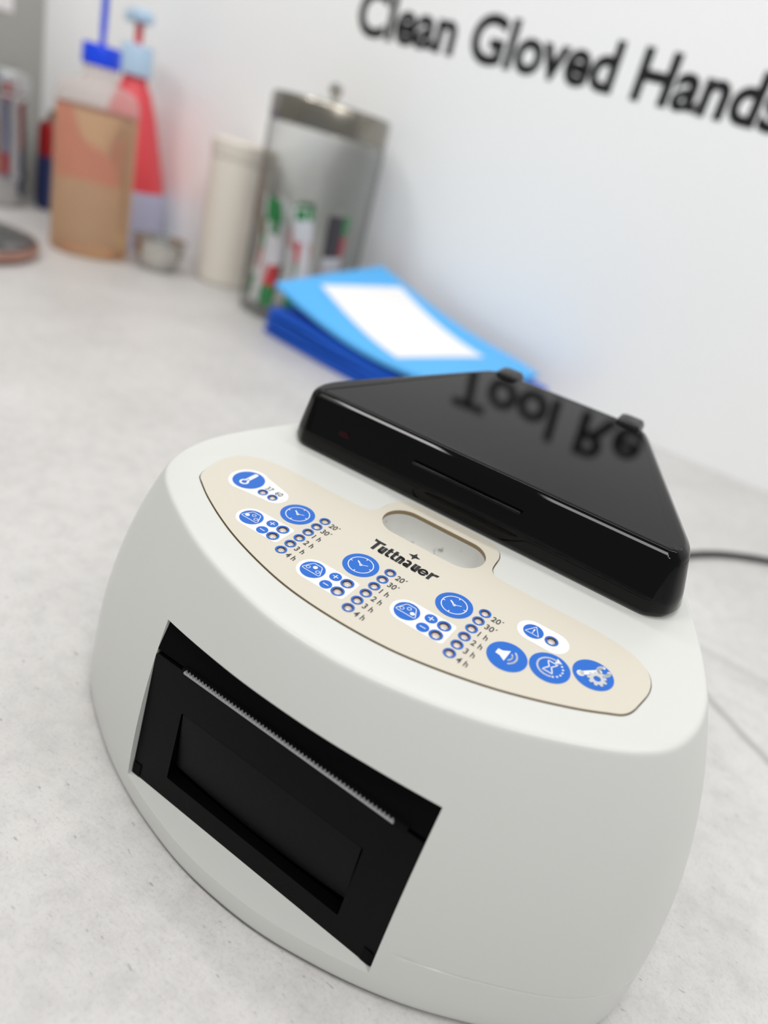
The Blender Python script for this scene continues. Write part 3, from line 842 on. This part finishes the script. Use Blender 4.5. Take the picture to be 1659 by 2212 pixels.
# frosted canister between dish and jar
fc = thing('frosted_canister', (-.528, .662, 0), 'pale frosted plastic canister beside the glass jar', 'canister')
v, f = jl([(0, 0), (.033, 0), (.0355, .003), (.0355, .128), (.0345, .132)], 48); obj('canister_body', v, f, frost, fc)
v, f = jl([(.0345, .132), (.036, .1325), (.036, .147), (.0335, .150), (0, .150)], 48); obj('canister_lid', v, f, frost, fc)

# round steel tray
ty = thing('round_tray', (-.665, .396, 0), 'round grey steel tray with copper-toned rim lying on the worktop', 'tray')
v, f = jl([(0, 0), (.090, 0), (.0975, .004), (.0985, .010), (.0965, .0125)], 72); obj('tray_rim', v, f, tray_rim, ty, angle=50)
v, f = jl([(.0965, .0125), (.086, .0105), (.080, .0065), (0, .006)], 72); obj('tray_bed', v, f, tray_grey, ty, angle=50)

# folded blue wrap with a white label
bw = thing('blue_wrap_pack', (-.26, .60, 0), 'folded pack of blue sterilising wrap with white label in front of the jar', 'wrap')
BWO = Vector((-.26, .60, 0))
def sheet(name, fn, th, mat, parent, nu=28, nv=18):
    """thick curved sheet; fn(u, v) -> top point"""
    vs, fs = [], []
    for lay in (0, 1):
        for j in range(nv+1):
            for i in range(nu+1):
                p = Vector(fn(i/nu, j/nv)); p.z -= th*lay
                vs.append(p - BWO)
    n = (nu+1)*(nv+1); idx = lambda i, j, l: l*n + j*(nu+1) + i
    for j in range(nv):
        for i in range(nu):
            fs.append((idx(i, j, 0), idx(i+1, j, 0), idx(i+1, j+1, 0), idx(i, j+1, 0)))
            fs.append((idx(i, j, 1), idx(i, j+1, 1), idx(i+1, j+1, 1), idx(i+1, j, 1)))
    for i in range(nu):
        fs.append((idx(i, 0, 0), idx(i, 0, 1), idx(i+1, 0, 1), idx(i+1, 0, 0))); fs.append((idx(i, nv, 0), idx(i+1, nv, 0), idx(i+1, nv, 1), idx(i, nv, 1)))
    for j in range(nv):
        fs.append((idx(0, j, 0), idx(0, j+1, 0), idx(0, j+1, 1), idx(0, j, 1))); fs.append((idx(nu, j, 0), idx(nu, j, 1), idx(nu, j+1, 1), idx(nu, j+1, 0)))
    return obj(name, vs, fs, mat, parent, angle=60)
def bil(a, b, c, d, u, v): return a*(1-u)*(1-v) + b*u*(1-v) + c*(1-u)*v + d*u*v
def layer_fn(k):
    z = .0055 + k*.0054
    FL, FR, BL, BR_ = Vector((-.368+.003*k, .545-.003*k, z+.0016*k)), Vector((-.13, .500, z)), Vector((-.335, .675, z+.004*k)), Vector((-.12, .665, z))
    def fn(u, v):
        p = bil(FL, FR, BL, BR_, u, v); p.z += .0009*math.sin(9*u+k*2)*(1 if k else 0)
        p.y -= .006*math.sin(math.pi*u)*(1-v)
        return p
    return fn
for k in range(4): sheet('folded_layer', layer_fn(k), .0050, blue_shaded, bw)
CFL, CFR, CBL, CBR = Vector((-.358, .537, .050)), Vector((-.135, .490, .033)), Vector((-.330, .668, .076)), Vector((-.135, .672, .030))
def cover_fn(u, v, lift=0.0):
    p = bil(CFL, CFR, CBL, CBR, u, v)
    p.z -= .011*math.sin(math.pi*min(u/.9, 1))*(1-v*.55)
    p.z += .003*math.sin(5*u+2*v)*u*(1-u) + lift
    return p
cv_ = sheet('cover_sheet', lambda u, v: cover_fn(u, v), .0035, blue_lit, bw)
LQ = [(.07, .30), (.66, .10), (.80, .72), (.18, .92)]
def label_fn(u, v):
    a = [Vector(q) for q in (LQ[0], LQ[1], LQ[3], LQ[2])]
    q = bil(a[0], a[1], a[2], a[3], u, v)
    return cover_fn(q.x, q.y, .0010)
lab = sheet('paper_label', label_fn, .0006, label_white, cv_)
